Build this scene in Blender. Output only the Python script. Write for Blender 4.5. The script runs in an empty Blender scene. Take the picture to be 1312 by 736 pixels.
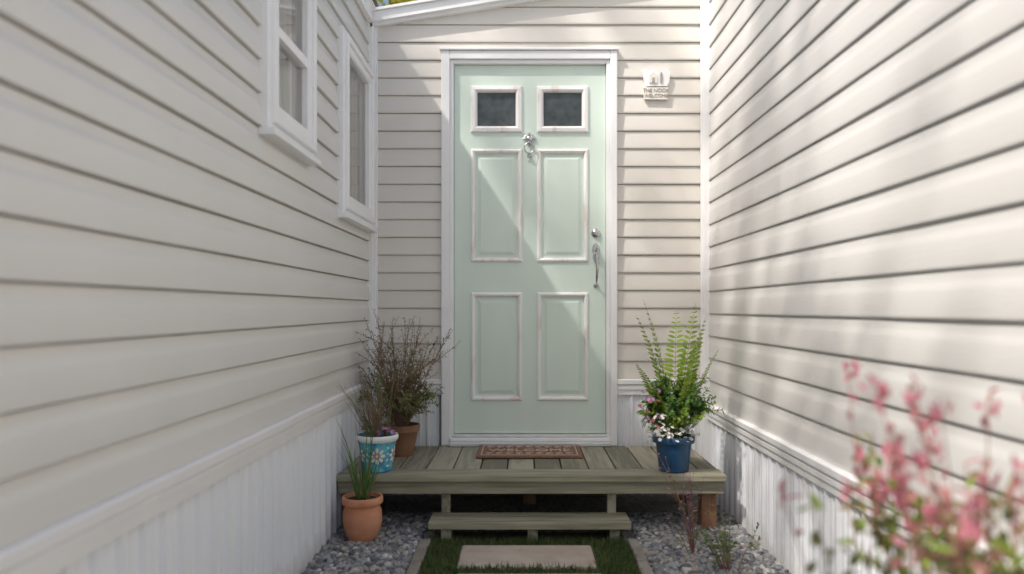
import bpy, bmesh, math, random
import numpy as np
from mathutils import Vector, Matrix, noise
random.seed(7)
R=random.Random(11)
scene=bpy.context.scene
COL=scene.collection

# ------------------------------------------------------------ materials
def new_mat(name):
    m=bpy.data.materials.new(name); m.use_nodes=True
    nt=m.node_tree; b=nt.nodes["Principled BSDF"]
    return m,nt,b
def ramp(nt,stops):
    r=nt.nodes.new("ShaderNodeValToRGB")
    el=r.color_ramp.elements
    el[0].position=stops[0][0]; el[0].color=(*stops[0][1],1)
    el[1].position=stops[-1][0]; el[1].color=(*stops[-1][1],1)
    for p,c in stops[1:-1]:
        e=el.new(p); e.color=(*c,1)
    return r
def noisy(name,c1,c2,scale=6,rough=.5,bump=.0,bscale=60,stretch=(1,1,1),metal=0,island=False,spec=.5,detail=3,lo=.3,hi=.7,bdist=.01,dirt=None):
    m,nt,b=new_mat(name); L=nt.links
    tc=nt.nodes.new("ShaderNodeTexCoord"); mp=nt.nodes.new("ShaderNodeMapping")
    mp.inputs["Scale"].default_value=stretch
    L.new(tc.outputs["Object"],mp.inputs[0])
    n=nt.nodes.new("ShaderNodeTexNoise"); n.inputs["Scale"].default_value=scale; n.inputs["Detail"].default_value=detail
    L.new(mp.outputs[0],n.inputs["Vector"])
    r=ramp(nt,[(lo,c1),(hi,c2)])
    if island:
        g=nt.nodes.new("ShaderNodeNewGeometry")
        a=nt.nodes.new("ShaderNodeMath"); a.operation='MULTIPLY_ADD'
        a.inputs[1].default_value=.6; a.inputs[2].default_value=-.3
        L.new(g.outputs["Random Per Island"],a.inputs[0])
        s=nt.nodes.new("ShaderNodeMath"); s.operation='ADD'
        L.new(a.outputs[0],s.inputs[0]); L.new(n.outputs[0],s.inputs[1]); L.new(s.outputs[0],r.inputs[0])
    else: L.new(n.outputs[0],r.inputs[0])
    src=r.outputs[0]
    if dirt:   # splash soil near the ground: (height, colour)
        sx=nt.nodes.new("ShaderNodeSeparateXYZ"); L.new(tc.outputs["Object"],sx.inputs[0])
        n3=nt.nodes.new("ShaderNodeTexNoise"); n3.inputs["Scale"].default_value=9; n3.inputs["Detail"].default_value=4
        L.new(tc.outputs["Object"],n3.inputs["Vector"])
        ma=nt.nodes.new("ShaderNodeMath"); ma.operation='MULTIPLY_ADD'; ma.inputs[1].default_value=-.35; L.new(n3.outputs[0],ma.inputs[0]); L.new(sx.outputs[2],ma.inputs[2])
        mr=nt.nodes.new("ShaderNodeMapRange"); mr.inputs[1].default_value=-.14; mr.inputs[2].default_value=dirt[0]-.14; mr.inputs[3].default_value=.5; mr.inputs[4].default_value=0
        L.new(ma.outputs[0],mr.inputs[0])
        mx=nt.nodes.new("ShaderNodeMix"); mx.data_type='RGBA'; L.new(mr.outputs[0],mx.inputs[0]); L.new(src,mx.inputs[6]); mx.inputs[7].default_value=(*dirt[1],1)
        src=mx.outputs[2]
    L.new(src,b.inputs["Base Color"])
    b.inputs["Roughness"].default_value=rough; b.inputs["Metallic"].default_value=metal
    b.inputs["Specular IOR Level"].default_value=spec
    if bump>0:
        n2=nt.nodes.new("ShaderNodeTexNoise"); n2.inputs["Scale"].default_value=bscale; n2.inputs["Detail"].default_value=3
        L.new(mp.outputs[0],n2.inputs["Vector"])
        bp=nt.nodes.new("ShaderNodeBump"); bp.inputs["Strength"].default_value=bump; bp.inputs["Distance"].default_value=bdist
        L.new(n2.outputs[0],bp.inputs["Height"]); L.new(bp.outputs[0],b.inputs["Normal"])
    return m
def leafmat(name,c1,c2,c3=None,trans=.25):
    m,nt,b=new_mat(name); L=nt.links
    g=nt.nodes.new("ShaderNodeNewGeometry")
    st=[(0,c1),(1,c2)] if c3 is None else [(0,c1),(.6,c2),(1,c3)]
    r=ramp(nt,st); L.new(g.outputs["Random Per Island"],r.inputs[0])
    L.new(r.outputs[0],b.inputs["Base Color"]); b.inputs["Roughness"].default_value=.55
    b.inputs["Specular IOR Level"].default_value=.3
    t=nt.nodes.new("ShaderNodeBsdfTranslucent"); L.new(r.outputs[0],t.inputs[0])
    mx=nt.nodes.new("ShaderNodeMixShader"); mx.inputs[0].default_value=trans
    L.new(b.outputs[0],mx.inputs[1]); L.new(t.outputs[0],mx.inputs[2])
    L.new(mx.outputs[0],nt.nodes["Material Output"].inputs[0])
    return m
def siding_mat(name,c1,c2,axis):
    m,nt,b=new_mat(name); L=nt.links
    tc=nt.nodes.new("ShaderNodeTexCoord")
    n=nt.nodes.new("ShaderNodeTexNoise"); n.inputs["Scale"].default_value=1.3; n.inputs["Detail"].default_value=4
    L.new(tc.outputs["Object"],n.inputs["Vector"])
    mp=nt.nodes.new("ShaderNodeMapping"); L.new(tc.outputs["Object"],mp.inputs[0])
    mp.inputs["Scale"].default_value=(4,60,60) if axis=='x' else (60,4,60)
    n2=nt.nodes.new("ShaderNodeTexNoise"); n2.inputs["Scale"].default_value=3; n2.inputs["Detail"].default_value=1
    L.new(mp.outputs[0],n2.inputs["Vector"])
    r=ramp(nt,[(.3,c1),(.7,c2)]); L.new(n.outputs[0],r.inputs[0])
    L.new(r.outputs[0],b.inputs["Base Color"])
    rr=nt.nodes.new("ShaderNodeMapRange"); rr.inputs[3].default_value=.25; rr.inputs[4].default_value=.42
    L.new(n.outputs[0],rr.inputs[0]); L.new(rr.outputs[0],b.inputs["Roughness"])
    bp=nt.nodes.new("ShaderNodeBump"); bp.inputs["Strength"].default_value=.2; bp.inputs["Distance"].default_value=.002
    L.new(n2.outputs[0],bp.inputs["Height"]); L.new(bp.outputs[0],b.inputs["Normal"])
    return m

M_sidL=siding_mat("siding_vinyl_grey",(.685,.67,.645),(.73,.715,.69),'y')
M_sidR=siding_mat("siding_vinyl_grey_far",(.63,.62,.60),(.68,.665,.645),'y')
M_sidB=siding_mat("siding_vinyl_beige",(.71,.675,.62),(.75,.715,.66),'x')
M_white=noisy("white_trim",(.86,.86,.865),(.91,.91,.915),scale=3,rough=.35)
M_skirt=noisy("skirting_metal",(.82,.84,.88),(.87,.89,.92),scale=2,rough=.4,stretch=(1,1,.4),dirt=(.12,(.50,.48,.45)))
M_door=noisy("door_paint",(.68,.79,.70),(.71,.82,.735),scale=3,rough=.38,bump=.08,bscale=40,stretch=(3,1,.6),bdist=.004)
M_mould=noisy("worn_moulding",(.79,.68,.64),(.90,.89,.87),scale=14,rough=.5,bump=.1,bscale=60,lo=.33,hi=.45,stretch=(1,1,.35))
M_metal=noisy("pewter",(.45,.45,.46),(.66,.66,.67),scale=20,rough=.25,metal=1)
M_sill=noisy("sill_aluminium",(.7,.7,.7),(.8,.8,.79),scale=20,rough=.35,metal=.3)
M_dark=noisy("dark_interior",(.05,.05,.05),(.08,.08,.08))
M_roof=noisy("roof_metal",(.55,.55,.55),(.62,.62,.61),scale=4,rough=.6)
M_curtain=noisy("curtain",(.78,.78,.76),(.85,.85,.83),scale=8,rough=.9)
M_deckY=noisy("deck_wood",(.18,.17,.125),(.40,.375,.285),scale=3,rough=.7,bump=.5,bscale=7,stretch=(14,1,14),island=True,bdist=.004)
M_deckX=noisy("deck_wood_cross",(.19,.18,.125),(.38,.36,.265),scale=3,rough=.7,bump=.5,bscale=7,stretch=(1,14,14),island=True,bdist=.004)
M_post=noisy("red_post_wood",(.20,.10,.06),(.32,.17,.10),scale=4,rough=.8,stretch=(10,10,1),bump=.3,bscale=10)
M_stone=noisy("paver_stone",(.42,.35,.29),(.56,.49,.42),scale=9,rough=.9,bump=.6,bscale=45,bdist=.006)
M_edge=noisy("edging_stone",(.22,.20,.17),(.36,.33,.29),scale=9,rough=.9,bump=.6,bscale=40)
M_terra=noisy("terracotta",(.54,.21,.11),(.68,.33,.19),scale=9,rough=.8,bump=.15,bscale=60,stretch=(1,1,2),dirt=(.10,(.35,.25,.2)))
M_brown=noisy("brown_pot",(.20,.09,.05),(.30,.16,.10),scale=12,rough=.6)
M_navy=noisy("navy_glaze",(.015,.055,.13),(.03,.10,.21),scale=8,rough=.2)
M_soil=noisy("soil",(.02,.014,.009),(.06,.04,.025),scale=60,rough=1,bump=.8,bscale=90)
M_turf=noisy("turf_soil",(.05,.06,.025),(.12,.12,.06),scale=40,rough=1,bump=.8,bscale=90)
M_mat=noisy("coir",(.20,.10,.065),(.33,.18,.125),scale=90,rough=1,bump=.9,bscale=260,bdist=.004)
M_mat2=noisy("coir_light",(.50,.40,.32),(.62,.52,.43),scale=90,rough=1,bump=.9,bscale=260,bdist=.004)
M_bark=noisy("bark",(.10,.075,.05),(.2,.16,.12),scale=8,rough=.95,bump=.9,bscale=20,stretch=(3,3,.6),bdist=.03)
M_stem=noisy("green_stem",(.14,.15,.06),(.24,.22,.10),scale=20,rough=.7)
M_stemr=noisy("reddish_stem",(.19,.09,.065),(.31,.16,.115),scale=20,rough=.7)
M_leafA=leafmat("leaf_green",(.06,.14,.03),(.17,.31,.08),trans=.35)
M_leafF=leafmat("fern_leaf",(.18,.30,.035),(.38,.50,.09),trans=.4)
M_leafO=leafmat("leaf_olive",(.10,.12,.055),(.27,.30,.13),(.30,.22,.13),trans=.3)
M_leafP=leafmat("leaf_pinkred",(.42,.09,.15),(.62,.24,.30),(.38,.20,.14),trans=.35)
M_leafY=leafmat("tree_leaf_yellow",(.20,.26,.03),(.60,.50,.06),trans=.4)
M_leafT=leafmat("tree_leaf",(.06,.12,.03),(.14,.22,.06),trans=.4)
M_flw=leafmat("petal_white",(.82,.80,.75),(.90,.89,.86))
M_flp=leafmat("petal_purple",(.33,.14,.36),(.56,.32,.52))
M_grass=leafmat("grass_blade",(.03,.07,.015),(.12,.19,.06),(.22,.21,.10),trans=.3)
M_ground=noisy("ground_pale_bounce",(.48,.46,.43),(.62,.60,.57),scale=3,rough=1,bump=.6,bscale=30)  # unseen yard, made this pale to bounce sunlight into the passage as fill
M_lit=noisy("dark_clear_glass",(.045,.055,.055),(.10,.11,.11),scale=16,rough=.08,detail=6)

M_peb,nt,b=new_mat("pebbles"); L=nt.links
g=nt.nodes.new("ShaderNodeNewGeometry")
r=ramp(nt,[(0,(.11,.115,.13)),(.35,(.23,.24,.26)),(.6,(.35,.36,.375)),(.8,(.33,.285,.235)),(.93,(.62,.61,.58)),(1,(.17,.17,.17))])
L.new(g.outputs["Random Per Island"],r.inputs[0]); L.new(r.outputs[0],b.inputs["Base Color"])
b.inputs["Roughness"].default_value=.7
M_gbase=noisy("gravel_base",(.14,.14,.14),(.36,.35,.33),scale=60,rough=1,bump=1,bscale=90)
M_paint=noisy("painted_pot_glaze",(.05,.30,.50),(.16,.55,.66),scale=22,rough=.22,lo=.4,hi=.6)
M_pdot=noisy("pot_flower_white",(.80,.82,.80),(.86,.86,.84),scale=9,rough=.3)
M_pctr=noisy("pot_flower_centre",(.70,.28,.16),(.78,.4,.2),scale=9,rough=.3)

M_glass,nt,b=new_mat("window_glass"); L=nt.links
tr=nt.nodes.new("ShaderNodeBsdfTransparent"); gl=nt.nodes.new("ShaderNodeBsdfGlossy"); gl.inputs["Roughness"].default_value=.02
fr=nt.nodes.new("ShaderNodeFresnel"); fr.inputs[0].default_value=1.6
mxs=nt.nodes.new("ShaderNodeMixShader"); L.new(fr.outputs[0],mxs.inputs[0]); L.new(tr.outputs[0],mxs.inputs[1]); L.new(gl.outputs[0],mxs.inputs[2])
L.new(mxs.outputs[0],nt.nodes["Material Output"].inputs[0])

# ------------------------------------------------------------ mesh builder
class MB:
    def __init__(s): s.v=[]; s.f=[]; s.m=[]; s.mats=[]
    def mi(s,mat):
        if mat not in s.mats: s.mats.append(mat)
        return s.mats.index(mat)
    def add(s,vs,fs,mat):
        o=len(s.v); k=s.mi(mat)
        s.v.extend([tuple(p) for p in vs])
        for f in fs: s.f.append([i+o for i in f]); s.m.append(k)
    def box(s,x0,x1,y0,y1,z0,z1,mat,bev=0.0):
        if bev>0:
            bm=bmesh.new(); bmesh.ops.create_cube(bm,size=1)
            for v in bm.verts:
                v.co=Vector(((x0+x1)/2+v.co.x*(x1-x0),(y0+y1)/2+v.co.y*(y1-y0),(z0+z1)/2+v.co.z*(z1-z0)))
            bmesh.ops.bevel(bm,geom=bm.edges[:],offset=bev,segments=2,profile=.5,affect='EDGES')
            bm.verts.index_update()
            s.add([v.co[:] for v in bm.verts],[[v.index for v in f.verts] for f in bm.faces],mat); bm.free(); return
        vs=[(x,y,z) for x in(x0,x1) for y in(y0,y1) for z in(z0,z1)]
        s.add(vs,[(0,1,3,2),(4,6,7,5),(0,4,5,1),(2,3,7,6),(0,2,6,4),(1,5,7,3)],mat)
    def lathe(s,c,prof,mat,n=40,axis='z'):
        vs=[];fs=[]
        for (r,z) in prof:
            for i in range(n):
                a=2*math.pi*i/n
                if axis=='z': vs.append((c[0]+r*math.cos(a),c[1]+r*math.sin(a),c[2]+z))
                else: vs.append((c[0]+r*math.cos(a),c[1]-z,c[2]+r*math.sin(a)))
        for j in range(len(prof)-1):
            for i in range(n):
                k=(i+1)%n; fs.append((j*n+i,j*n+k,(j+1)*n+k,(j+1)*n+i))
        s.add(vs,fs,mat)
    def tube(s,path,rad,mat,n=6):
        path=[Vector(p) for p in path]; vs=[];fs=[]
        for i,p in enumerate(path):
            d=(path[min(i+1,len(path)-1)]-path[max(i-1,0)])
            if d.length<1e-9: d=Vector((0,0,1))
            d.normalize()
            a=d.cross(Vector((0.13,.31,.94)));
            if a.length<.1: a=d.cross(Vector((1,0,0)))
            a.normalize(); b=d.cross(a)
            r=rad[i] if isinstance(rad,(list,tuple)) else rad
            for k in range(n):
                t=2*math.pi*k/n; vs.append(p+a*(r*math.cos(t))+b*(r*math.sin(t)))
        for i in range(len(path)-1):
            for k in range(n):
                q=(k+1)%n; fs.append((i*n+k,i*n+q,(i+1)*n+q,(i+1)*n+k))
        fs.append(tuple(range(n))[::-1]); fs.append(tuple((len(path)-1)*n+k for k in range(n)))
        s.add(vs,fs,mat)
    def leaf(s,p,d,side,L,W,mat,fold=.25,droop=.15):
        p=Vector(p); d=Vector(d).normalized(); side=Vector(side)
        side=(side-d*side.dot(d))
        if side.length<1e-4: side=d.orthogonal()
        side.normalize(); nrm=d.cross(side)
        t=p+d*L-Vector((0,0,1))*L*droop
        up=nrm*(W*fold)
        vs=[p,p+d*L*.33+side*W*.45+up,p+d*L*.7+side*W*.38+up*.8-Vector((0,0,1))*L*droop*.4,t,
            p+d*L*.7-side*W*.38+up*.8-Vector((0,0,1))*L*droop*.4,p+d*L*.33-side*W*.45+up,p+d*L*.5]
        s.add(vs,[(0,1,6),(1,2,6),(2,3,6),(3,4,6),(4,5,6),(5,0,6)],mat)
    def quadleaf(s,p,d,side,L,W,mat):
        s.add([p,p+d*L*.45+side*W*.5,p+d*L,p+d*L*.45-side*W*.5],[(0,1,2,3)],mat)
    def obj(s,name,parent=None,smooth=False,loc=None):
        me=bpy.data.meshes.new(name); me.from_pydata(s.v,[],s.f)
        for m in s.mats: me.materials.append(m)
        me.polygons.foreach_set("material_index",s.m)
        if smooth:
            me.polygons.foreach_set("use_smooth",[True]*len(s.f))
            try: me.set_sharp_from_angle(angle=math.radians(smooth if smooth is not True else 50))
            except Exception: pass
        me.update()
        o=bpy.data.objects.new(name,me); COL.objects.link(o)
        if parent: o.parent=parent
        return o
def empty(name):
    e=bpy.data.objects.new(name,None); COL.objects.link(e); e.empty_display_size=.2; return e
def rv(s=1): return Vector((R.uniform(-1,1),R.uniform(-1,1),R.uniform(-1,1)))*s

XL=-.851; XR=1.023; YB=4.30
mapB=lambda u,z,o:(u,YB-o,z)
mapL=lambda u,z,o:(XL+o,u,z)
mapR=lambda u,z,o:(XR-o,u,z)
def course_pts(z0,h,style):
    # each course hooks behind the one above: an open slot below every lip
    if style=='dutch':
        return [(0,-.012),(0.0,.0115),(.02,.0138),(.07,.0142),(.56,.0115),(.63,.0098),(.70,.0055),(.77,.0022),(.962,.0008),(.964,-.012),(1.0,-.012)]
    if style=='dutch_flat':
        return [(0,.001),(0.0,.0095),(.02,.0112),(.07,.0116),(.56,.0100),(.64,.0086),(.72,.0062),(.80,.0045),(.975,.0035),(.977,.001),(1.0,.001)]
    return [(0,-.008),(0.0,.010),(.04,.0120),(.12,.0117),(.970,.0018),(.972,-.008),(1.0,-.008)]
def siding(mb,mp,u0,u1,za,zb,zbase,h,style,mat):
    n0=int(math.floor((za-zbase)/h)); n1=int(math.ceil((zb-zbase)/h))
    for k in range(n0,n1):
        jit=0.0006*math.sin(k*12.9)
        pts=[(zbase+(k+t)*h,o+jit) for t,o in course_pts(0,h,style)]
        out=[]
        for i in range(len(pts)):
            z,o=pts[i]
            if za-1e-6<=z<=zb+1e-6: out.append((z,o))
            if i+1<len(pts):
                z2,o2=pts[i+1]
                for zc in(za,zb):
                    if z<zc-1e-6 and z2>zc+1e-6:
                        out.append((zc,o+(o2-o)*(zc-z)/(z2-z)))
        if len(out)<2: continue
        n=max(1,int((u1-u0)/.25)); us=[u0+(u1-u0)*i/n for i in range(n+1)]
        vs=[];fs=[]
        for u in us:
            for z,o in out:
                wob=.0016*noise.noise(Vector((u*2.1,k*3.7,zbase+5)))
                zo=.0010*noise.noise(Vector((u*1.3+40,k*5.1,1)))
                vs.append(mp(u,z+ (zo if za+.01<z<zb-.01 else 0),o+wob))
        m=len(out)
        for i in range(n):
            for j in range(m-1):
                fs.append((i*m+j,(i+1)*m+j,(i+1)*m+j+1,i*m+j+1))
        mb.add(vs,fs,mat)
def hprof(mb,mp,u0,u1,pts,mat):
    vs=[mp(u0,z,o) for z,o in pts]+[mp(u1,z,o) for z,o in pts]; m=len(pts)
    fs=[(j,m+j,m+j+1,j+1) for j in range(m-1)]
    fs+= [tuple(range(m)),tuple(range(2*m-1,m-1,-1))]
    mb.add(vs,fs,mat)
def vprof(mb,mp,z0,z1,pts,mat):
    vs=[mp(u,z0,o) for u,o in pts]+[mp(u,z1,o) for u,o in pts]; m=len(pts)
    mb.add(vs,[(j,m+j,m+j+1,j+1) for j in range(m-1)],mat)
def ring(mb,mp,u0,u1,z0,z1,prof,mat,fill=None):
    vs=[]
    for i,o in prof:
        vs+= [mp(u0+i,z0+i,o),mp(u1-i,z0+i,o),mp(u1-i,z1-i,o),mp(u0+i,z1-i,o)]
    fs=[]
    for j in range(len(prof)-1):
        for k in range(4):
            q=(k+1)%4; fs.append((j*4+k,j*4+q,(j+1)*4+q,(j+1)*4+k))
    mb.add(vs,fs,mat)
    if fill:
        i,o=prof[-1]; mb.add([mp(u0+i,z0+i,o),mp(u1-i,z0+i,o),mp(u1-i,z1-i,o),mp(u0+i,z1-i,o)],[(0,1,2,3)],fill)
def mbox(mb,mp,u0,u1,z0,z1,o0,o1,mat,bev=.002):
    a=mp(u0,z0,o0); b=mp(u1,z1,o1)
    mb.box(min(a[0],b[0]),max(a[0],b[0]),min(a[1],b[1]),max(a[1],b[1]),min(a[2],b[2]),max(a[2],b[2]),mat,bev)
def skirt(mb,mp,u0,u1,z0,z1,mat,o0=0.0):
    pts=[];u=u0
    while u<u1:
        p=.098
        pts+= [(u,o0),(u+.036,o0),(u+.041,o0+.006),(u+.047,o0+.006),(u+.052,o0),(u+.078,o0),(u+.083,o0+.014),(u+.093,o0+.014),(u+.098,o0)]
        u+=p
    pts=[(a,b) for a,b in pts if a<=u1]
    vprof(mb,mp,z0,z1,pts,mat)
def skirt_trim(mb,mp,u0,u1,zt,mat,h=.085):
    zb=zt-h
    hprof(mb,mp,u0,u1,[(zb,.0),(zb,.020),(zb+h*.30,.021),(zb+h*.34,.027),(zb+h*.55,.028),(zb+h*.60,.020),(zb+h*.64,.020),(zb+h*.70,.034),(zb+h*.95,.035),(zt,.028),(zt,0)],mat)
def text_mesh(name,txt,size,ext,mat,M,parent):
    cu=bpy.data.curves.new(name,'FONT'); cu.body=txt; cu.size=size; cu.extrude=ext; cu.align_x='CENTER'; cu.align_y='CENTER'
    ob=bpy.data.objects.new("tmp",cu); COL.objects.link(ob)
    bpy.context.view_layer.update()
    me=bpy.data.meshes.new_from_object(ob.evaluated_get(bpy.context.evaluated_depsgraph_get()))
    bpy.data.objects.remove(ob); me.materials.clear(); me.materials.append(mat); me.transform(M)
    o=bpy.data.objects.new(name,me); COL.objects.link(o); o.parent=parent; return o

# ============================================================ MOBILE HOME (left wing + entrance wall)
home=empty("mobile_home")
YS=-1.0
HL=2.66
wins=[(2.52,3.05,1.645,2.32),(3.57,4.235,1.50,2.33)]
mb=MB(); zb=.665; h=.108
def split(mb,mp,u0,u1,z0,z1,ops,*a):
    us=sorted({u0,u1,*[o[0] for o in ops],*[o[1] for o in ops]})
    for i in range(len(us)-1):
        ua,ub=us[i],us[i+1]; mid=(ua+ub)/2; z=z0
        for o in sorted([o for o in ops if o[0]<mid<o[1]],key=lambda o:o[2]):
            if o[2]>z: siding(mb,mp,ua,ub,z,o[2],*a)
            z=o[3]
        if z<z1: siding(mb,mp,ua,ub,z,z1,*a)
split(mb,mapL,YS,4.286,zb,HL,wins,zb,h,'dutch',M_sidL)
mb.obj("left_siding",home,smooth=40)
mb=MB()
skirt(mb,mapL,YS,4.29,-.02,zb-.07,M_skirt,.0)
skirt_trim(mb,mapL,YS,4.285,zb,M_white)
mb.obj("left_skirting",home)
mb=MB()
hprof(mb,mapL,YS,4.235,[(HL-.045,0),(HL-.045,.03),(HL-.03,.034),(HL+.015,.036),(HL+.02,.05),(HL+.03,.05),(HL+.03,0)],M_white)
mbox(mb,mapL,4.262,4.299,zb,HL-.04,.0,.030,M_white)
mbox(mb,mapL,YS-.02,YS+.06,0,HL+.03,-.05,.030,M_white)
mb.obj("left_fascia",home)
mb=MB()
mb.box(-4.2,-.97,YS,4.45,0,HL-.02,M_sidL)
mb.box(-.972,XL-.001,YS,YS+.02,0,HL-.02,M_sidL)
rv_=[(-4.3,YS-.1,HL-.01),(XL+.03,YS-.1,HL+.032),(XL+.03,4.22,HL+.032),(-4.3,4.22,HL-.01),(-2.5,YS-.1,HL+.15),(-2.5,4.22,HL+.15)]
mb.add(rv_,[(1,2,5,4),(4,5,3,0),(0,1,4),(2,3,5),(0,3,2,1)],M_roof)
mb.obj("left_body_and_roof",home)
def window(i,u0,u1,z0,z1,rail):
    mb=MB()
    ring(mb,mapL,u0-.012,u1+.012,z0-.012,z1+.012,[(0,0),(0,.030),(.004,.034),(.020,.034),(.022,.046),(.026,.050),(.052,.050),(.055,.046),(.056,.028)],M_white)
    ring(mb,mapL,u0+.044,u1-.044,z0+.044,z1-.044,[(0,.012),(0,.038),(.004,.040),(.034,.040),(.040,.032),(.040,.0),(.040,-.085)],M_white)
    mbox(mb,mapL,u0-.02,u1+.02,z0-.035,z0-.013,.0,.058,M_white,.003)
    if rail:
        zm=(z0+z1)/2
        mbox(mb,mapL,u0+.084,u1-.084,zm-.018,zm+.018,-.01,.033,M_white,.003)
    mb.obj("window_frame_%d"%i,home)
    mb=MB(); a=.083
    mb.add([mapL(u0+a,z0+a,.012),mapL(u1-a,z0+a,.012),mapL(u1-a,z1-a,.012),mapL(u0+a,z1-a,.012)],[(0,1,2,3)],M_glass)
    mb.obj("window_pane_%d"%i,home)
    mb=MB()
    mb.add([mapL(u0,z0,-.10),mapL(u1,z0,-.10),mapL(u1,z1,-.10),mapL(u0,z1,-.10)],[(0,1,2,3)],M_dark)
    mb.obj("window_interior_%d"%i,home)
    mb=MB(); n=60; vs=[];fs=[]
    for k in range(n+1):
        t=k/n; u=u0+.05+(u1-u0-.1)*t; o=-.035+.012*math.sin(t*46)+.004*math.sin(t*17)
        vs+=[mapL(u,z0+.02,o),mapL(u,z1-.02,o)]
    for k in range(n): 
        if not(.42<k/n<.60): fs.append((2*k,2*k+2,2*k+3,2*k+1))
    mb.add(vs,fs,M_curtain); mb.obj("curtain_%d"%i,home,smooth=80)
for i,w in enumerate(wins): window(i+1,*w,rail=(i==0))

# ---- entrance wall
X0=-.806; X1=.985
mb=MB(); hB=.0975; zbB=.664
split(mb,mapB,X0-.02,X1+.03,zbB,3.1,[(-.43,.50,.0,2.45)],zbB,hB,'lap',M_sidB)
o=mb.obj("entrance_siding",home,smooth=40)
bm=bmesh.new(); bm.from_mesh(o.data)
nrm=Vector((-.165,0,1)).normalized()
bmesh.ops.bisect_plane(bm,geom=bm.verts[:]+bm.edges[:]+bm.faces[:],plane_co=(-.815,0,2.645),plane_no=nrm,clear_outer=True)
bm.to_mesh(o.data); bm.free()
mb=MB()
skirt(mb,mapB,X0,-.44,-.02,zbB-.07,M_skirt,.0); skirt(mb,mapB,.51,X1,-.02,zbB-.07,M_skirt,.0)
skirt_trim(mb,mapB,X0,-.447,zbB,M_white); skirt_trim(mb,mapB,.516,X1-.01,zbB,M_white)
mb.obj("entrance_skirting",home)
mb=MB()
def rake(xa,xb,za,t,y0,y1,mat):
    zA=za+.165*(xa+.815); zB_=za+.165*(xb+.815)
    vs=[(xa,y0,zA),(xb,y0,zB_),(xb,y0,zB_+t),(xa,y0,zA+t),(xa,y1,zA),(xb,y1,zB_),(xb,y1,zB_+t),(xa,y1,zA+t)]
    mb.add(vs,[(0,1,2,3),(5,4,7,6),(4,0,3,7),(1,5,6,2),(3,2,6,7),(4,5,1,0)],mat)
rake(-.885,3.4,2.612,.052,4.238,4.36,M_white)
rake(-.885,3.4,2.6645,.014,4.222,4.36,M_white)
rake(-.835,3.4,2.594,.018,4.262,4.36,M_white)
mb.obj("rake_fascia",home)
mb=MB()
mb.box(X0-.03,X0,4.268,4.30,.0,2.595,M_white,.003)
mb.box(X0,X0+.008,4.278,4.30,.0,2.595,M_white,.002)
mb.obj("corner_post",home)
mb=MB()
mb.box(-3.9,3.3,4.47,8.0,0,2.5,M_sidB)
mb.box(-3.9,-.44,4.335,4.47,0,2.55,M_sidB); mb.box(.51,3.3,4.335,4.47,0,2.55,M_sidB); mb.box(-.44,.51,4.335,4.47,2.46,2.55,M_sidB)
vs=[(-.84,4.34,2.60),(3.4,4.34,3.30),(3.4,8.1,3.30),(-.84,8.1,2.60),(-3.9,4.34,2.5),(-3.9,8.1,2.5),(-.84,4.34,2.4),(3.4,4.34,2.4)]
mb.add(vs,[(0,1,2,3),(4,0,3,5),(6,7,1,0),(4,6,0)],M_roof)
mb.obj("entrance_body_and_roof",home)

# ---- door frame
mb=MB()
mb.box(-.446,-.400,4.258,4.47,.302,2.461,M_white,.004)
mb.box(-.400,-.380,4.272,4.45,.302,2.413,M_white,.003)
mb.box(.477,.515,4.258,4.47,.302,2.461,M_white,.004)
mb.box(.457,.477,4.272,4.45,.302,2.413,M_white,.003)
mb.box(-.400,.477,4.2585,4.47,2.414,2.4605,M_white,.004)
mb.box(-.380,.457,4.272,4.45,2.393,2.4135,M_white,.003)
mb.box(-.456,.525,4.248,4.30,2.4615,2.474,M_white,.003)
mb.obj("door_frame",home)
mb=MB()
mb.box(-.400,.477,4.215,4.45,.305,.326,M_sill,.004)
mb.box(-.399,.476,4.245,4.45,.3265,.346,M_white,.004)
mb.box(-.385,.462,4.262,4.45,.3465,.361,M_sill,.003)
mb.obj("door_threshold",home)
YD=4.300
mapD=lambda u,z,o:(u,YD-o,z)
mb=MB()
panels=[(-.287,-.004,1.307,1.93),(.077,.36,1.307,1.93),(-.287,-.004,.544,1.14),(.077,.36,.544,1.14)]
lites=[(-.287,-.004,2.02,2.277),(.077,.36,2.02,2.277)]
xs=[-.378,-.287,-.004,.077,.36,.455]; zz=[.364,.544,1.14,1.307,1.93,2.02,2.277,2.391]
for i in range(5):
    for j in range(7):
        if i in(1,3) and j in(1,3,5): continue
        mb.add([mapD(xs[i],zz[j],0),mapD(xs[i+1],zz[j],0),mapD(xs[i+1],zz[j+1],0),mapD(xs[i],zz[j+1],0)],[(0,1,2,3)],M_door)
mb.box(-.378,.455,YD+.001+.012,YD+.045,.364,2.391,M_door)
for p in panels:
    ring(mb,mapD,*p,[(0,0),(0,.002),(.005,.010),(.012,.012),(.019,.008),(.023,.001),(.025,-.008)],M_mould)
    q=(p[0]+.025,p[1]-.025,p[2]+.025,p[3]-.025)
    ring(mb,mapD,*q,[(0,-.008),(.012,-.008),(.030,-.001),(.032,-.0005)],M_door,fill=M_door)
for p in lites:
    ring(mb,mapD,*p,[(0,0),(0,.003),(.006,.014),(.022,.017),(.030,.012),(.036,.002),(.036,-.006)],M_mould,fill=M_lit)
mb.obj("door",home)
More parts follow.
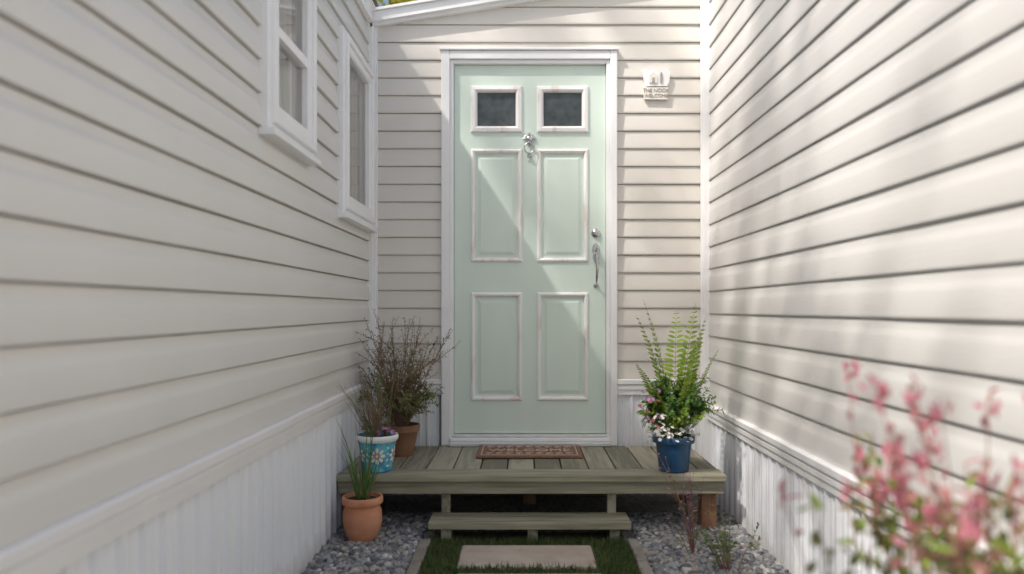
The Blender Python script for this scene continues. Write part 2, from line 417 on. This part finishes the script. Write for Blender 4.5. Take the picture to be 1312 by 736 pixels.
# hardware
mb=MB()
kx,kz=.034,1.955
mb.lathe((kx,YD,kz+.03),[(.0,.022),(.012,.020),(.018,.010),(.021,.0)],M_metal,20,'y')
mb.lathe((kx,YD,kz+.058),[(.0,.012),(.007,.010),(.009,.0)],M_metal,14,'y')
mb.lathe((kx,YD,kz+.004),[(.0,.028),(.009,.025),(.012,.012),(.014,.0)],M_metal,16,'y')
for sgn in(-1,1):
    for a in range(5):
        t=a/4; ang=math.radians(20+t*60)
        mb.tube([(kx+sgn*.008,YD-.010,kz+.030),(kx+sgn*(.012+.020*math.cos(ang)),YD-.012,kz+.030+.022*math.sin(ang)-.008),(kx+sgn*(.015+.024*math.cos(ang)),YD-.006,kz+.022+.030*math.sin(ang))],[.004,.004,.002],M_metal,6)
pts=[]
for a in range(25):
    pts.append((kx+.026*math.sin(2*math.pi*a/24),YD-.026-.004*math.sin(math.pi*a/24),kz-.024+.030*math.cos(2*math.pi*a/24)))
mb.tube(pts,.0042,M_metal,8)
mb.lathe((kx,YD,kz-.062),[(.0,.020),(.008,.018),(.010,.008),(.013,.0)],M_metal,16,'y')
mb.lathe((.034,YD,1.865),[(.0,.008),(.004,.007),(.005,0)],M_metal,10,'y')
mb.obj("door_knocker",home,smooth=60)
mb=MB()
hx=.402
mb.lathe((hx,YD,1.466),[(.0,.018),(.011,.018),(.013,.014),(.021,.012),(.025,.006),(.026,0)],M_metal,28,'y')
mb.box(hx-.003,hx+.003,YD-.026,YD-.017,1.456,1.476,M_metal,.001)
sc=[(0,1.415),(.010,1.408),(.019,1.392),(.021,1.37),(.016,1.35),(.019,1.335),(.012,1.315),(.006,1.30),(0,1.292)]
out=[(hx+a,z) for a,z in sc]+[(hx-a,z) for a,z in sc[-2:0:-1]]
vs=[(x,YD,z) for x,z in out]+[(hx+(x-hx)*.8,YD-.010,1.355+(z-1.355)*.93) for x,z in out]; n=len(out)
mb.add(vs,[(i,(i+1)%n,n+(i+1)%n,n+i) for i in range(n)]+[tuple(range(n,2*n))],M_metal)
mb.lathe((hx,YD-.01,1.375),[(.0,.018),(.010,.016),(.013,.006),(.014,0)],M_metal,16,'y')
mb.tube([(hx,YD-.01,1.345),(hx,YD-.040,1.350),(hx,YD-.052,1.335),(hx+.002,YD-.056,1.30),(hx+.002,YD-.056,1.255),(hx,YD-.048,1.21),(hx,YD-.026,1.19),(hx,YD-.006,1.182)],[.007,.006,.007,.0095,.0085,.0065,.005,.007],M_metal,10)
mb.tube([(hx,YD-.01,1.372),(hx,YD-.04,1.378),(hx,YD-.052,1.388)],[.005,.006,.008],M_metal,8)
mb.lathe((hx,YD,1.178),[(.0,.012),(.010,.010),(.014,.004),(.015,0)],M_metal,18,'y')
mb.obj("door_handle",home,smooth=60)

# wall plaque
plq=empty("wall_plaque")
mb=MB()
out=[(.664,2.30),(.652,2.352),(.668,2.364),(.790,2.366),(.806,2.345),(.800,2.29),(.788,2.268),(.672,2.268)]
def slab(out,y0,y1,mat):
    n=len(out); vs=[(x,y1,z) for x,z in out]+[(x,y0,z) for x,z in out]
    mb.add(vs,[(i,(i+1)%n,n+(i+1)%n,n+i) for i in range(n)]+[tuple(range(n,2*n)),tuple(range(n))[::-1]],mat)
slab(out,4.268,4.290,M_white)
M_plq=noisy("plaque_cream",(.72,.69,.63),(.82,.79,.74),scale=30,rough=.6)
M_ink=noisy("plaque_ink",(.34,.31,.28),(.42,.38,.34),scale=30,rough=.6)
slab([(.690,2.285),(.690,2.325),(.712,2.345),(.734,2.325),(.734,2.285)],4.262,4.268,M_plq)
slab([(.705,2.285),(.705,2.312),(.719,2.312),(.719,2.285)],4.2595,4.262,M_ink)
slab([(.750,2.285),(.750,2.335),(.756,2.345),(.762,2.335),(.762,2.285)],4.262,4.268,M_ink)
slab([(.664,2.198),(.660,2.262),(.794,2.262),(.792,2.196)],4.270,4.290,M_plq)
mb.obj("board",plq)
MX=Matrix.Translation((.728,4.2685,2.245))@Matrix.Rotation(math.radians(90),4,'X')
text_mesh("lettering","THE NOOK",.028,.0015,M_ink,MX,plq)
MX=Matrix.Translation((.728,4.2685,2.216))@Matrix.Rotation(math.radians(90),4,'X')
text_mesh("lettering_lower","WELCOME",.027,.0015,M_ink,MX,plq)

# ============================================================ RIGHT HOME
home2=empty("mobile_home")
HR=2.86; zbR=.54; hR=.121
mb=MB()
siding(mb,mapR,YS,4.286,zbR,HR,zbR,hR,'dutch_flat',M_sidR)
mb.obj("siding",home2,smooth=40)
mb=MB()
skirt(mb,mapR,YS,4.29,-.02,zbR-.07,M_skirt,0); skirt_trim(mb,mapR,YS,4.262,zbR,M_white,.09)
mb.obj("skirting",home2)
mb=MB()
mbox(mb,mapR,4.252,4.299,.0,HR,.0,.042,M_white,.003)
mbox(mb,mapR,4.262,4.284,.0,HR,.042,.050,M_white,.002)
mbox(mb,mapR,YS-.02,YS+.06,0,HR,-.05,.03,M_white,.003)
hprof(mb,mapR,YS,4.25,[(HR-.05,0),(HR-.05,.035),(HR+.08,.04),(HR+.08,0)],M_white)
mb.obj("trim",home2)
mb=MB()
mb.box(XR+.03,4.4,YS,4.33,0,HR,M_sidR)
mb.box(XR-.02,4.5,YS-.1,4.33,HR+.082,HR+.12,M_roof)
mb.obj("body_and_roof",home2)

# ============================================================ DECK
deck=empty("wooden_deck")
mb=MB()
x=-.832; zt=.303
while x<.90:
    w=.121
    xe=min(x+w,.908)
    dz=R.uniform(-.0015,.0015)
    mb.box(x,xe,3.647+R.uniform(0,.002),4.255,zt-.028+dz,zt+dz,M_deckY,.003)
    x+=w+.006
mb.obj("deck_boards",deck)
mb=MB()
mb.box(-.838,.914,3.495,3.640,zt-.030,zt+.001,M_deckX,.005)
mb.obj("border_board",deck)
mb=MB()
mb.box(-.834,.908,3.520,3.556,zt-.088,zt-.031,M_deckX,.003)
for yy in(3.75,4.0,4.2): mb.box(-.83,.90,yy,yy+.035,zt-.11,zt-.03,M_deckX,.003)
mb.obj("joists",deck)
mb=MB()
for xa in(-.83,.815): mb.box(xa,xa+.07,3.565,3.635,-.05,zt-.031,M_post,.004)
for xa in(-.372,.385): mb.box(xa,xa+.04,3.560,3.60,-.05,zt-.031,M_deckY,.003)
for xa in(-.83,0,.82): mb.box(xa,xa+.07,4.1,4.17,-.05,zt-.031,M_post,.003)
mb.obj("posts",deck)
stp=empty("wooden_step")
mb=MB()
mb.box(-.413,.472,3.395,3.478,.088,.122,M_deckX,.004); mb.box(-.411,.470,3.484,3.562,.088,.1215,M_deckX,.004)
mb.obj("treads",stp)
mb=MB()
for xa in(-.36,.02,.38): mb.box(xa,xa+.045,3.42,3.556,-.02,.087,M_deckY,.003)
mb.obj("bearers",stp)

dm=empty("doormat")
mb=MB(); zt2=.306
mb.box(-.235,.300,3.88,4.195,zt2,zt2+.012,M_mat,.004)
mb.obj("coir_base",dm)
mb=MB(); z1=zt2+.0125; z2=zt2+.015
def frm(x0,x1,y0,y1,w):
    mb.box(x0,x1,y0,y0+w,z1,z2,M_mat2); mb.box(x0,x1,y1-w,y1,z1,z2,M_mat2)
    mb.box(x0,x0+w,y0+w,y1-w,z1,z2,M_mat2); mb.box(x1-w,x1,y0+w,y1-w,z1,z2,M_mat2)
frm(-.212,.277,3.900,4.175,.006)
for i in range(9):
    cx=-.17+i*.0505
    for cy in(3.945,4.13):
        pts=[(cx+.016*math.cos(a*.5),cy+.014*math.sin(a*.5),z1+.001) for a in range(11)]
        mb.tube(pts,.003,M_mat2,5)
mb.obj("pattern",dm)
text_mesh("lettering","WELCOME",.088,.0015,M_mat2,Matrix.Translation((.033,4.035,z1+.001)),dm)

# ============================================================ POTS & PLANTS
def pot(name,c,prof,mat,soilr,soilz,parent,n=48):
    mb=MB(); mb.lathe(c,prof,mat,n); mb.obj(name,parent,smooth=45)
    mb=MB(); mb.lathe(c,[(soilr,soilz),(soilr*.6,soilz+.006),(0.001,soilz+.008)],M_soil,24); mb.obj("soil",parent)
def stem_path(base,dirv,length,n=7,curl=.25,grav=.0,rs=None):
    rs=rs or R
    p=Vector(base); d=Vector(dirv).normalized(); out=[p.copy()]
    dr=Vector((rs.uniform(-1,1),rs.uniform(-1,1),rs.uniform(-.3,.3)))*curl/n
    for i in range(n):
        d=(d+dr+Vector((rs.uniform(-1,1),rs.uniform(-1,1),rs.uniform(-1,1)))*curl*.3/n*2-Vector((0,0,grav/n))).normalized()
        p=p+d*(length/n); out.append(p.copy())
    return out
def fern_frond(mb,base,d,L,W,mat,grav=1.1):
    n=26; path=stem_path(base,d,L,n,curl=.1,grav=grav)
    mb.tube(path,[.0022*(1-.8*i/n) for i in range(n+1)],M_stem,5)
    for i in range(3,n):
        t=i/n; dd=(path[i+1]-path[i]).normalized(); side=dd.cross(Vector((0,0,1))).normalized()
        l=W*math.sin(math.pi*min(1,(t*.85+.12)))**.7*(1-t*.45)
        for s in(-1,1):
            d2=(side*s+dd*.55+rv(.08)-Vector((0,0,.12))).normalized()
            mb.leaf(path[i],d2,dd,l,l*.26+.003,mat,fold=.1,droop=.1)
def bush(mb,base,n,hgt,spread,leafL,leafW,mat,stemmat,per=14,start=.25,grav=.1,br=2,tip=None,tipn=0,arc=None):
    for k in range(n):
        a=R.uniform(0,2*math.pi) if arc is None else R.uniform(*arc); s=spread*math.sqrt(R.random())
        d=Vector((math.cos(a)*s,math.sin(a)*s,1)); L=hgt*R.uniform(.6,1.05)
        b=Vector(base)+Vector((math.cos(a),math.sin(a),0))*.03*R.random()
        path=stem_path(b,d,L,8,.35,grav)
        mb.tube(path,[.0026*(1-.7*i/8) for i in range(9)],stemmat,5)
        paths=[(path,start)]
        for q in range(br):
            i=R.randint(3,6); dd=(path[i+1]-path[i]).normalized()+rv(.7)
            p2=stem_path(path[i],dd,L*R.uniform(.2,.4),5,.4,grav); mb.tube(p2,[.0016*(1-.6*j/5) for j in range(6)],stemmat,4); paths.append((p2,.1))
        for pth,st in paths:
            m=len(pth)-1; cnt=per if pth is path else int(per*.5)
            for j in range(cnt):
                t=st+(1-st)*j/cnt; f=t*m; i=min(int(f),m-1); p=pth[i].lerp(pth[i+1],f-i)
                dd=(pth[i+1]-pth[i]).normalized(); o=rv(); o=(o-dd*o.dot(dd)).normalized()
                d2=(o+dd*.6).normalized(); sc=R.uniform(.6,1.15)
                mb.leaf(p,d2,dd.cross(o),leafL*sc,leafW*sc,mat)
            if tip:
                for j in range(tipn):
                    p=pth[-1]+rv(.012); mb.leaf(p,(rv()+Vector((0,0,.8))),rv(),leafL*.5,leafW*.9,tip)
def flower(mb,p,r,mat,n=5):
    up=(rv(.5)+Vector((0,-.6,.7))).normalized(); a=up.orthogonal().normalized(); b=up.cross(a)
    for k in range(n):
        t=2*math.pi*k/n; d=(a*math.cos(t)+b*math.sin(t)+up*.2)
        mb.leaf(p,d,up.cross(d),r,r*.8,mat,fold=.1,droop=0)

P=empty("potted_fern"); c=(.695,3.60,.305)
pot("blue_pot",c,[(0.001,0),(.062,0),(.068,.004),(.082,.125),(.084,.130),(.094,.131),(.097,.136),(.098,.156),(.095,.162),(.086,.162),(.083,.155),(.080,.130),(.03,.128)],M_navy,.081,.145,P)
mb=MB(); b0=Vector((.695,3.60,.45))
for dx,dy,L,g_ in [(.16,.05,.64,.5),(.26,.1,.58,.3),(-.16,.0,.60,1.1),(-.10,.05,.66,1.2),(.08,.3,.62,.4),(.30,-.1,.46,.6),(.20,-.15,.52,.6),(-.3,-.1,.40,1.2)]:
    fern_frond(mb,b0+Vector((dx*.06,dy*.06,0)),Vector((dx,dy,1.2)),L,.09,M_leafF,grav=g_)
mb.obj("fern_fronds",P)
mb=MB()
bush(mb,b0,46,.31,.58,.024,.016,M_leafA,M_stem,per=34,start=.05,grav=.15)
bush(mb,b0,26,.25,.9,.024,.015,M_leafF,M_stem,per=24,start=.1,grav=.3)
for k in range(90):
    a=R.uniform(math.pi*.95,2.05*math.pi); rr=R.uniform(.06,.12)
    p=b0+Vector((rr*math.cos(a)-.01,rr*math.sin(a)*.95-.01,R.uniform(.0,.12)))
    mb.tube([b0+Vector((0,0,-.01)),p],[.001,.001],M_stem,4); flower(mb,p,.011,M_flw)
for k in range(12): flower(mb,b0+Vector((R.uniform(-.18,-.08),R.uniform(-.12,-.02),R.uniform(.06,.27))),.013,M_leafP if k%2 else M_flp)
mb.obj("foliage_and_flowers",P)

P=empty("painted_flower_pot"); c=(-.672,3.60,.305)
pprof=[(0.001,0),(.060,0),(.066,.004),(.080,.100),(.088,.145),(.094,.150),(.096,.160),(.092,.166),(.084,.164),(.080,.14),(.03,.135)]
pot("painted_pot",c,pprof,M_paint,.081,.150,P)
mb=MB(); mb.lathe(c,[(.0885,.138),(.0955,.146),(.0975,.160),(.093,.168),(.086,.167)],M_white,48)
def potr(z): 
    return .066+(.080-.066)*(z-.004)/.096 if z<.1 else .080+.008*(z-.1)/.045
def decal(a0,z0,rad,mat,off,sy=1.0,rot=0):
    n=12; vs=[]
    for k in range(n):
        t=2*math.pi*k/n; ex=rad*math.cos(t); ez=rad*sy*math.sin(t)
        x_=ex*math.cos(rot)-ez*math.sin(rot); z_=ex*math.sin(rot)+ez*math.cos(rot)
        z=z0+z_; r=potr(z)+off; a=a0+x_/r
        vs.append((c[0]+r*math.cos(a),c[1]+r*math.sin(a),c[2]+z))
    mb.add(vs,[tuple(range(n))],mat)
for q in range(5):
    a0=math.radians(-80+72*q); zc_=.078
    for k in range(8):
        t=2*math.pi*k/8
        decal(a0+.026*math.cos(t)/.078,zc_+.026*math.sin(t),.0125,M_pdot,.0015+.0001*k,.62,t)
    decal(a0,zc_,.012,M_pctr,.0035)
    decal(a0,zc_,.006,M_pdot,.0045)
    for k in range(4): decal(a0+.63+R.uniform(-.1,.1),.03+.028*k,.007,M_pdot,.0014,.6,R.uniform(0,3))
mb.obj("pot_rim_and_painting",P,smooth=60)
mb=MB(); b0=Vector((-.672,3.60,.455))
for k in range(90):
    a=R.uniform(0,6.28); L=R.uniform(.10,.32)
    d=Vector((math.cos(a)*R.uniform(0,.5)-.12,math.sin(a)*R.uniform(0,.5),1))
    p=stem_path(b0+Vector((math.cos(a),math.sin(a),0))*R.uniform(0,.05),d,L,6,.3,.35)
    mb.tube(p,[.0016,.0016,.0014,.0012,.001,.0008,.0004],M_leafO if k%2 else M_stemr,4)
for k in range(6):
    p=b0+Vector((R.uniform(-.02,.09),R.uniform(-.06,0),R.uniform(.01,.05))); flower(mb,p,.015,M_flp,6)
bush(mb,b0,9,.12,.8,.02,.010,M_leafO,M_stem,per=12,br=1)
mb.obj("grassy_foliage",P)

P=empty("potted_shrub"); c=(-.62,3.98,.305)
pot("brown_pot",c,[(0.001,0),(.058,0),(.085,.12),(.092,.125),(.095,.155),(.088,.158),(.084,.14),(.03,.135)],M_brown,.085,.143,P)
mb=MB(); b0=Vector((-.62,3.98,.44))
bush(mb,b0,30,.58,.38,.022,.007,M_leafO,M_stemr,per=26,start=.2,grav=-.03,br=4)
bush(mb,b0,34,.34,.8,.024,.009,M_leafO,M_stemr,per=24,start=.1,grav=.25,br=3)
bush(mb,b0,12,.30,.8,.024,.010,M_leafA,M_stem,per=24,start=.1,grav=.25,br=2)
for k in range(36):
    p=b0+Vector((R.uniform(-.16,.16),R.uniform(-.14,.02),R.uniform(.1,.50))); flower(mb,p,.006,M_flw if k%3 else M_flp)
mb.obj("shrub_foliage",P)

P=empty("terracotta_pot_plant"); c=(-.700,3.405,.040)
pot("terracotta_pot",c,[(0.001,0),(.052,0),(.060,.006),(.078,.05),(.085,.09),(.083,.13),(.074,.155),(.073,.160),(.086,.163),(.089,.170),(.089,.190),(.085,.195),(.077,.194),(.072,.17),(.03,.165)],M_terra,.074,.178,P)
mb=MB(); b0=Vector((-.700,3.405,.22))
for k in range(30):
    a=R.uniform(0,6.28); L=R.uniform(.12,.40); 
    d=Vector((math.cos(a)*R.uniform(0,.4)-.02,math.sin(a)*.4,1)); n=8
    pth=stem_path(b0+Vector((math.cos(a),math.sin(a),0))*R.uniform(0,.04),d,L,n,.25,.5)
    sd=d.cross(Vector((R.uniform(-1,1),R.uniform(-1,1),.2))).normalized(); vs=[];fs=[]
    for i,p in enumerate(pth):
        w=.0035*(1-(i/n)**2)+.0004; vs+=[p+sd*w,p-sd*w]
    for i in range(n): fs.append((2*i,2*i+1,2*i+3,2*i+2))
    mb.add(vs,fs,M_leafA if k%3 else M_leafO)
mb.obj("leaves",P)

P=empty("wildflower_plant")
mb=MB(); b0=Vector((.70,3.22,.03))
for k in range(15):
    d=Vector((R.uniform(-.40,.18),R.uniform(-.25,.25),1)); L=R.uniform(.22,.44)
    pth=stem_path(b0+rv(.012),d,L,8,.5,0)
    mb.tube(pth,[.002*(1-.6*i/8) for i in range(9)],M_stemr,5)
    for i in range(3,8):
        for q in range(2):
            o=rv(); mb.leaf(pth[i],(o+Vector((0,0,.5))),rv(),.018,.006,M_leafO if R.random()<.7 else M_flp)
    for q in range(4): mb.leaf(pth[-1],rv()+Vector((0,0,1)),rv(),.012,.005,M_flp)
mb.obj("stems",P)
P=empty("wildflower_plant")
mb=MB()
bush(mb,(.80,3.0,.03),10,.24,.6,.03,.010,M_leafA,M_stemr,per=12,br=1)
mb.obj("stems",P)

# foreground flowering shrub
P=empty("flowering_shrub")
mb=MB(); b0=Vector((.56,.96,.0))
for k in range(104):
    red=k>=78
    if red:
        d=Vector((R.uniform(-.20,.20),R.uniform(-.2,.2),1)); L=R.uniform(.82,1.0)-max(0,d.x)*.3
    else:
        a=R.uniform(0,2*math.pi); s=.26*math.sqrt(R.random())
        d=Vector((math.cos(a)*s+.04,math.sin(a)*s*.8,1)); L=R.uniform(.62,.89)-max(0,-d.x)*.45
    pth=stem_path(b0+Vector((R.uniform(-.05,.09),R.uniform(-.05,.05),0)),d,L,10,.2,.0)
    mb.tube(pth,[.0028*(1-.7*i/10) for i in range(11)],M_stemr,5)
    prs=[pth]
    for q in range(4):
        i=R.randint(5,8); p2=stem_path(pth[i],(pth[i+1]-pth[i]).normalized()+rv(.6),L*R.uniform(.08,.15),5,.4,0); mb.tube(p2,[.0015]*6,M_stemr,4); prs.append(p2)
    for pt in prs:
        m=len(pt)-1; cnt=24 if pt is pth else 11
        for j in range(cnt):
            t=(.5 if pt is pth else .1)+(.5 if pt is pth else .9)*j/cnt; f=t*m; i=min(int(f),m-1)
            p=pt[i].lerp(pt[i+1],f-i); o=rv()
            if red and R.random()<.5: continue
            col=M_leafP if (red and t>.8 and p.z>.72) else (M_leafF if R.random()<.4 else M_leafO)
            mb.leaf(p,o+Vector((0,0,.6)),rv(),R.uniform(.022,.036),R.uniform(.010,.016),col)
        if red and pt[-1].z>.74:
            for j in range(7): mb.leaf(pt[-1]+rv(.009)-Vector((0,0,j*.005)),rv(.8)+Vector((0,0,1)),rv(),.020,.010,M_leafP)
for v in range(len(mb.v)):
    x,y,z=mb.v[v]
    if x>.985: mb.v[v]=(.985,y,z)
mb.obj("branches_and_leaves",P)

# ============================================================ GROUND
mb=MB()
mb.add([(-120,-120,0),(120,-120,0),(120,120,0),(-120,120,0)],[(0,1,2,3)],M_ground)
mb.obj("ground")
rng=np.random.default_rng(3)
bm=bmesh.new(); bmesh.ops.create_icosphere(bm,subdivisions=1,radius=1)
bmesh.ops.subdivide_edges(bm,edges=bm.edges[:],cuts=1,use_grid_fill=True,smooth=1.0); bmesh.ops.triangulate(bm,faces=bm.faces[:]); bm.verts.index_update()
ico_v=np.array([v.co[:] for v in bm.verts]); ico_f=np.array([[v.index for v in f.verts] for f in bm.faces]); bm.free()
def pebbles(n,regions,zc,lo,hi):
    V=[];F=[];off=0
    for (x0,x1,y0,y1,wt) in regions:
        for _ in range(int(n*wt)):
            s=rng.uniform(lo,hi)*(1.25 if rng.random()<.1 else 1)
            sc=np.array([s*rng.uniform(.8,1.3),s*rng.uniform(.7,1.0),s*rng.uniform(.5,.8)])
            v=ico_v*(1+.22*np.sin(ico_v@rng.normal(size=3)*2.3+rng.uniform(0,6)))[:,None]*sc
            tilt=Matrix.Rotation(rng.uniform(0,6.28),3,'Z')@Matrix.Rotation(rng.normal()*.45,3,'X')
            v=v@np.array(tilt).T+np.array([rng.uniform(x0,x1),rng.uniform(y0,y1),zc+rng.uniform(-.009,.009)])
            V.append(v); F.append(ico_f+off); off+=len(v)
    return np.concatenate(V),np.concatenate(F)
V,F=pebbles(9500,[(-.845,-.455,2.5,3.85,.42),(.505,1.01,2.5,3.85,.54),(-.45,.5,3.60,3.85,.06)],.035,.007,.0155)
me=bpy.data.meshes.new("gravel")
me.vertices.add(len(V)); me.vertices.foreach_set("co",V.ravel()); me.loops.add(F.size); me.loops.foreach_set("vertex_index",F.ravel().astype(np.int32))
me.polygons.add(len(F)); me.polygons.foreach_set("loop_start",np.arange(0,F.size,3,dtype=np.int32)); me.polygons.foreach_set("loop_total",np.full(len(F),3,dtype=np.int32))
me.update(calc_edges=True); me.validate(); me.materials.append(M_peb)
me.polygons.foreach_set("use_smooth",[True]*len(me.polygons))
gr=bpy.data.objects.new("gravel",me); COL.objects.link(gr)
mb=MB()
mb.add([(-.85,YS-1,.026),(1.02,YS-1,.026),(1.02,4.29,.026),(-.85,4.29,.026)],[(0,1,2,3)],M_gbase)
mb.obj("gravel_bed",gr)
mb=MB()
y=3.055
while y>-1.5:
    mb.box(-.262+R.uniform(-.01,.01),.300+R.uniform(-.01,.01),y,y+.285,.0,.040+R.uniform(-.002,.002),M_stone,.008)
    y-=.36
mb.obj("stone_path")
mb=MB()
for sx in(-.445,.452):
    y=3.40
    while y>-1.5:
        mb.box(sx+R.uniform(-.004,.004),sx+.045,y-.30,y-.004,0,.052+R.uniform(-.004,.004),M_edge,.006); y-=.304
mb.obj("path_edging")
mb=MB()
mb.add([(-.398,-1.5,.030),(.450,-1.5,.030),(.450,3.56,.030),(-.398,3.56,.030)],[(0,1,2,3)],M_turf)
cnt=0
while cnt<9500:
    x=R.uniform(-.40,.452); y=2.5+.92*R.random()
    inp=(-.262<x<.30) and ((3.055<=y<3.34) or (y<3.055 and ((y-3.055)%.36)<.285))
    if inp: continue
    if noise.noise(Vector((x*14,y*14,3)))<R.uniform(-.5,.1): 
        if R.random()<.8: continue
    cnt+=1
    a=R.uniform(0,6.28); L=R.uniform(.010,.045); ln=R.uniform(.1,1.3)
    d=Vector((math.cos(a)*ln,math.sin(a)*ln,1)).normalized(); s=Vector((-math.sin(a),math.cos(a),0))*.0017
    p=Vector((x,y,.026)); t=p+d*L; mp_=p+d*L*.55+Vector((0,0,.002))
    mb.add([p-s,p+s,mp_+s*.8,t,mp_-s*.8],[(0,1,2,3,4)],M_grass)
mb.obj("grass")

# ============================================================ TREES
def tree(name,base,hgt,cc,cr,nclump,perclump,leafL,mat,seed,limbs=14,rr=(.25,.55)):
    r_=random.Random(seed); e=empty(name); base=Vector(base); cc=Vector(cc)
    mb=MB(); top=base+Vector((0,0,hgt))
    trunk=[base+Vector((0,0,-.1))]+[base.lerp(top,t)+Vector((r_.uniform(-.1,.1),r_.uniform(-.1,.1),0)) for t in(.2,.4,.6,.8,1)]
    mb.tube(trunk,[.20,.16,.14,.12,.10,.05],M_bark,10)
    cl=[]
    for i in range(nclump):
        v=Vector((r_.gauss(0,1),r_.gauss(0,1),r_.gauss(0,1))).normalized()*(r_.random()**.45)
        cl.append(cc+Vector((v.x*cr[0],v.y*cr[1],v.z*cr[2])))
    for i in range(min(limbs,nclump)):
        s=trunk[r_.randint(3,5)]; t=cl[i]; m=s.lerp(t,.5)+Vector((0,0,.25))
        mb.tube([s,m,t],[.05,.03,.012],M_bark,6)
    mb.obj("trunk_and_limbs",e)
    mb=MB()
    for c_ in cl:
        rad=r_.uniform(*rr)
        for j in range(perclump):
            p=c_+Vector((r_.gauss(0,rad*.5),r_.gauss(0,rad*.5),r_.gauss(0,rad*.4)))
            d=Vector((r_.uniform(-1,1),r_.uniform(-1,1),r_.uniform(-1,.5))).normalized(); sd=d.orthogonal().normalized()
            sd=(sd*math.cos(j)+d.cross(sd)*math.sin(j)); l=leafL*r_.uniform(.7,1.3)
            mb.quadleaf(p,d,sd,l,l*.55,mat)
    mb.obj("crown",e)
tree("tree",(-1.6,10.5,0),4.2,(-1.2,10.5,5.2),(3.0,1.8,2.0),60,140,.16,M_leafY,21)
tree("tree",(-6.6,-.4,0),7.4,(-4.8,-.3,9.4),(1.5,2.7,1.5),14,80,.17,M_leafT,8,limbs=14,rr=(.45,.8))

# ============================================================ LIGHT, SKY, CAMERA
S=Vector((-.50,-.38,.78)).normalized()
sd=bpy.data.lights.new("sun","SUN"); sd.energy=5; sd.angle=math.radians(1.2); sd.color=(1,.95,.88)
so=bpy.data.objects.new("sun",sd); COL.objects.link(so); so.rotation_euler=S.to_track_quat('Z','Y').to_euler(); so.location=(-5,-5,10)
w=bpy.data.worlds.new("World"); scene.world=w; w.use_nodes=True; nt=w.node_tree
sky=nt.nodes.new("ShaderNodeTexSky"); sky.sky_type='NISHITA'; sky.sun_disc=False
sky.sun_elevation=math.asin(S.z); sky.sun_rotation=math.atan2(S.x,S.y); sky.air_density=1.3; sky.dust_density=4; sky.ozone_density=.8
nt.links.new(sky.outputs[0],nt.nodes["Background"].inputs[0]); nt.nodes["Background"].inputs[1].default_value=.15
cam=bpy.data.cameras.new("camera"); co=bpy.data.objects.new("camera",cam); COL.objects.link(co)
co.location=(0,0,1.05); co.rotation_euler=(math.radians(90),0,0)
cam.sensor_width=36; cam.lens=27.44; cam.shift_x=-.0107; cam.shift_y=.0213; cam.clip_end=500; cam.clip_start=.05
cam.dof.use_dof=True; cam.dof.focus_distance=4.1; cam.dof.aperture_fstop=1.6
scene.camera=co
scene.view_settings.view_transform='Standard'; scene.view_settings.look='None'; scene.view_settings.exposure=0
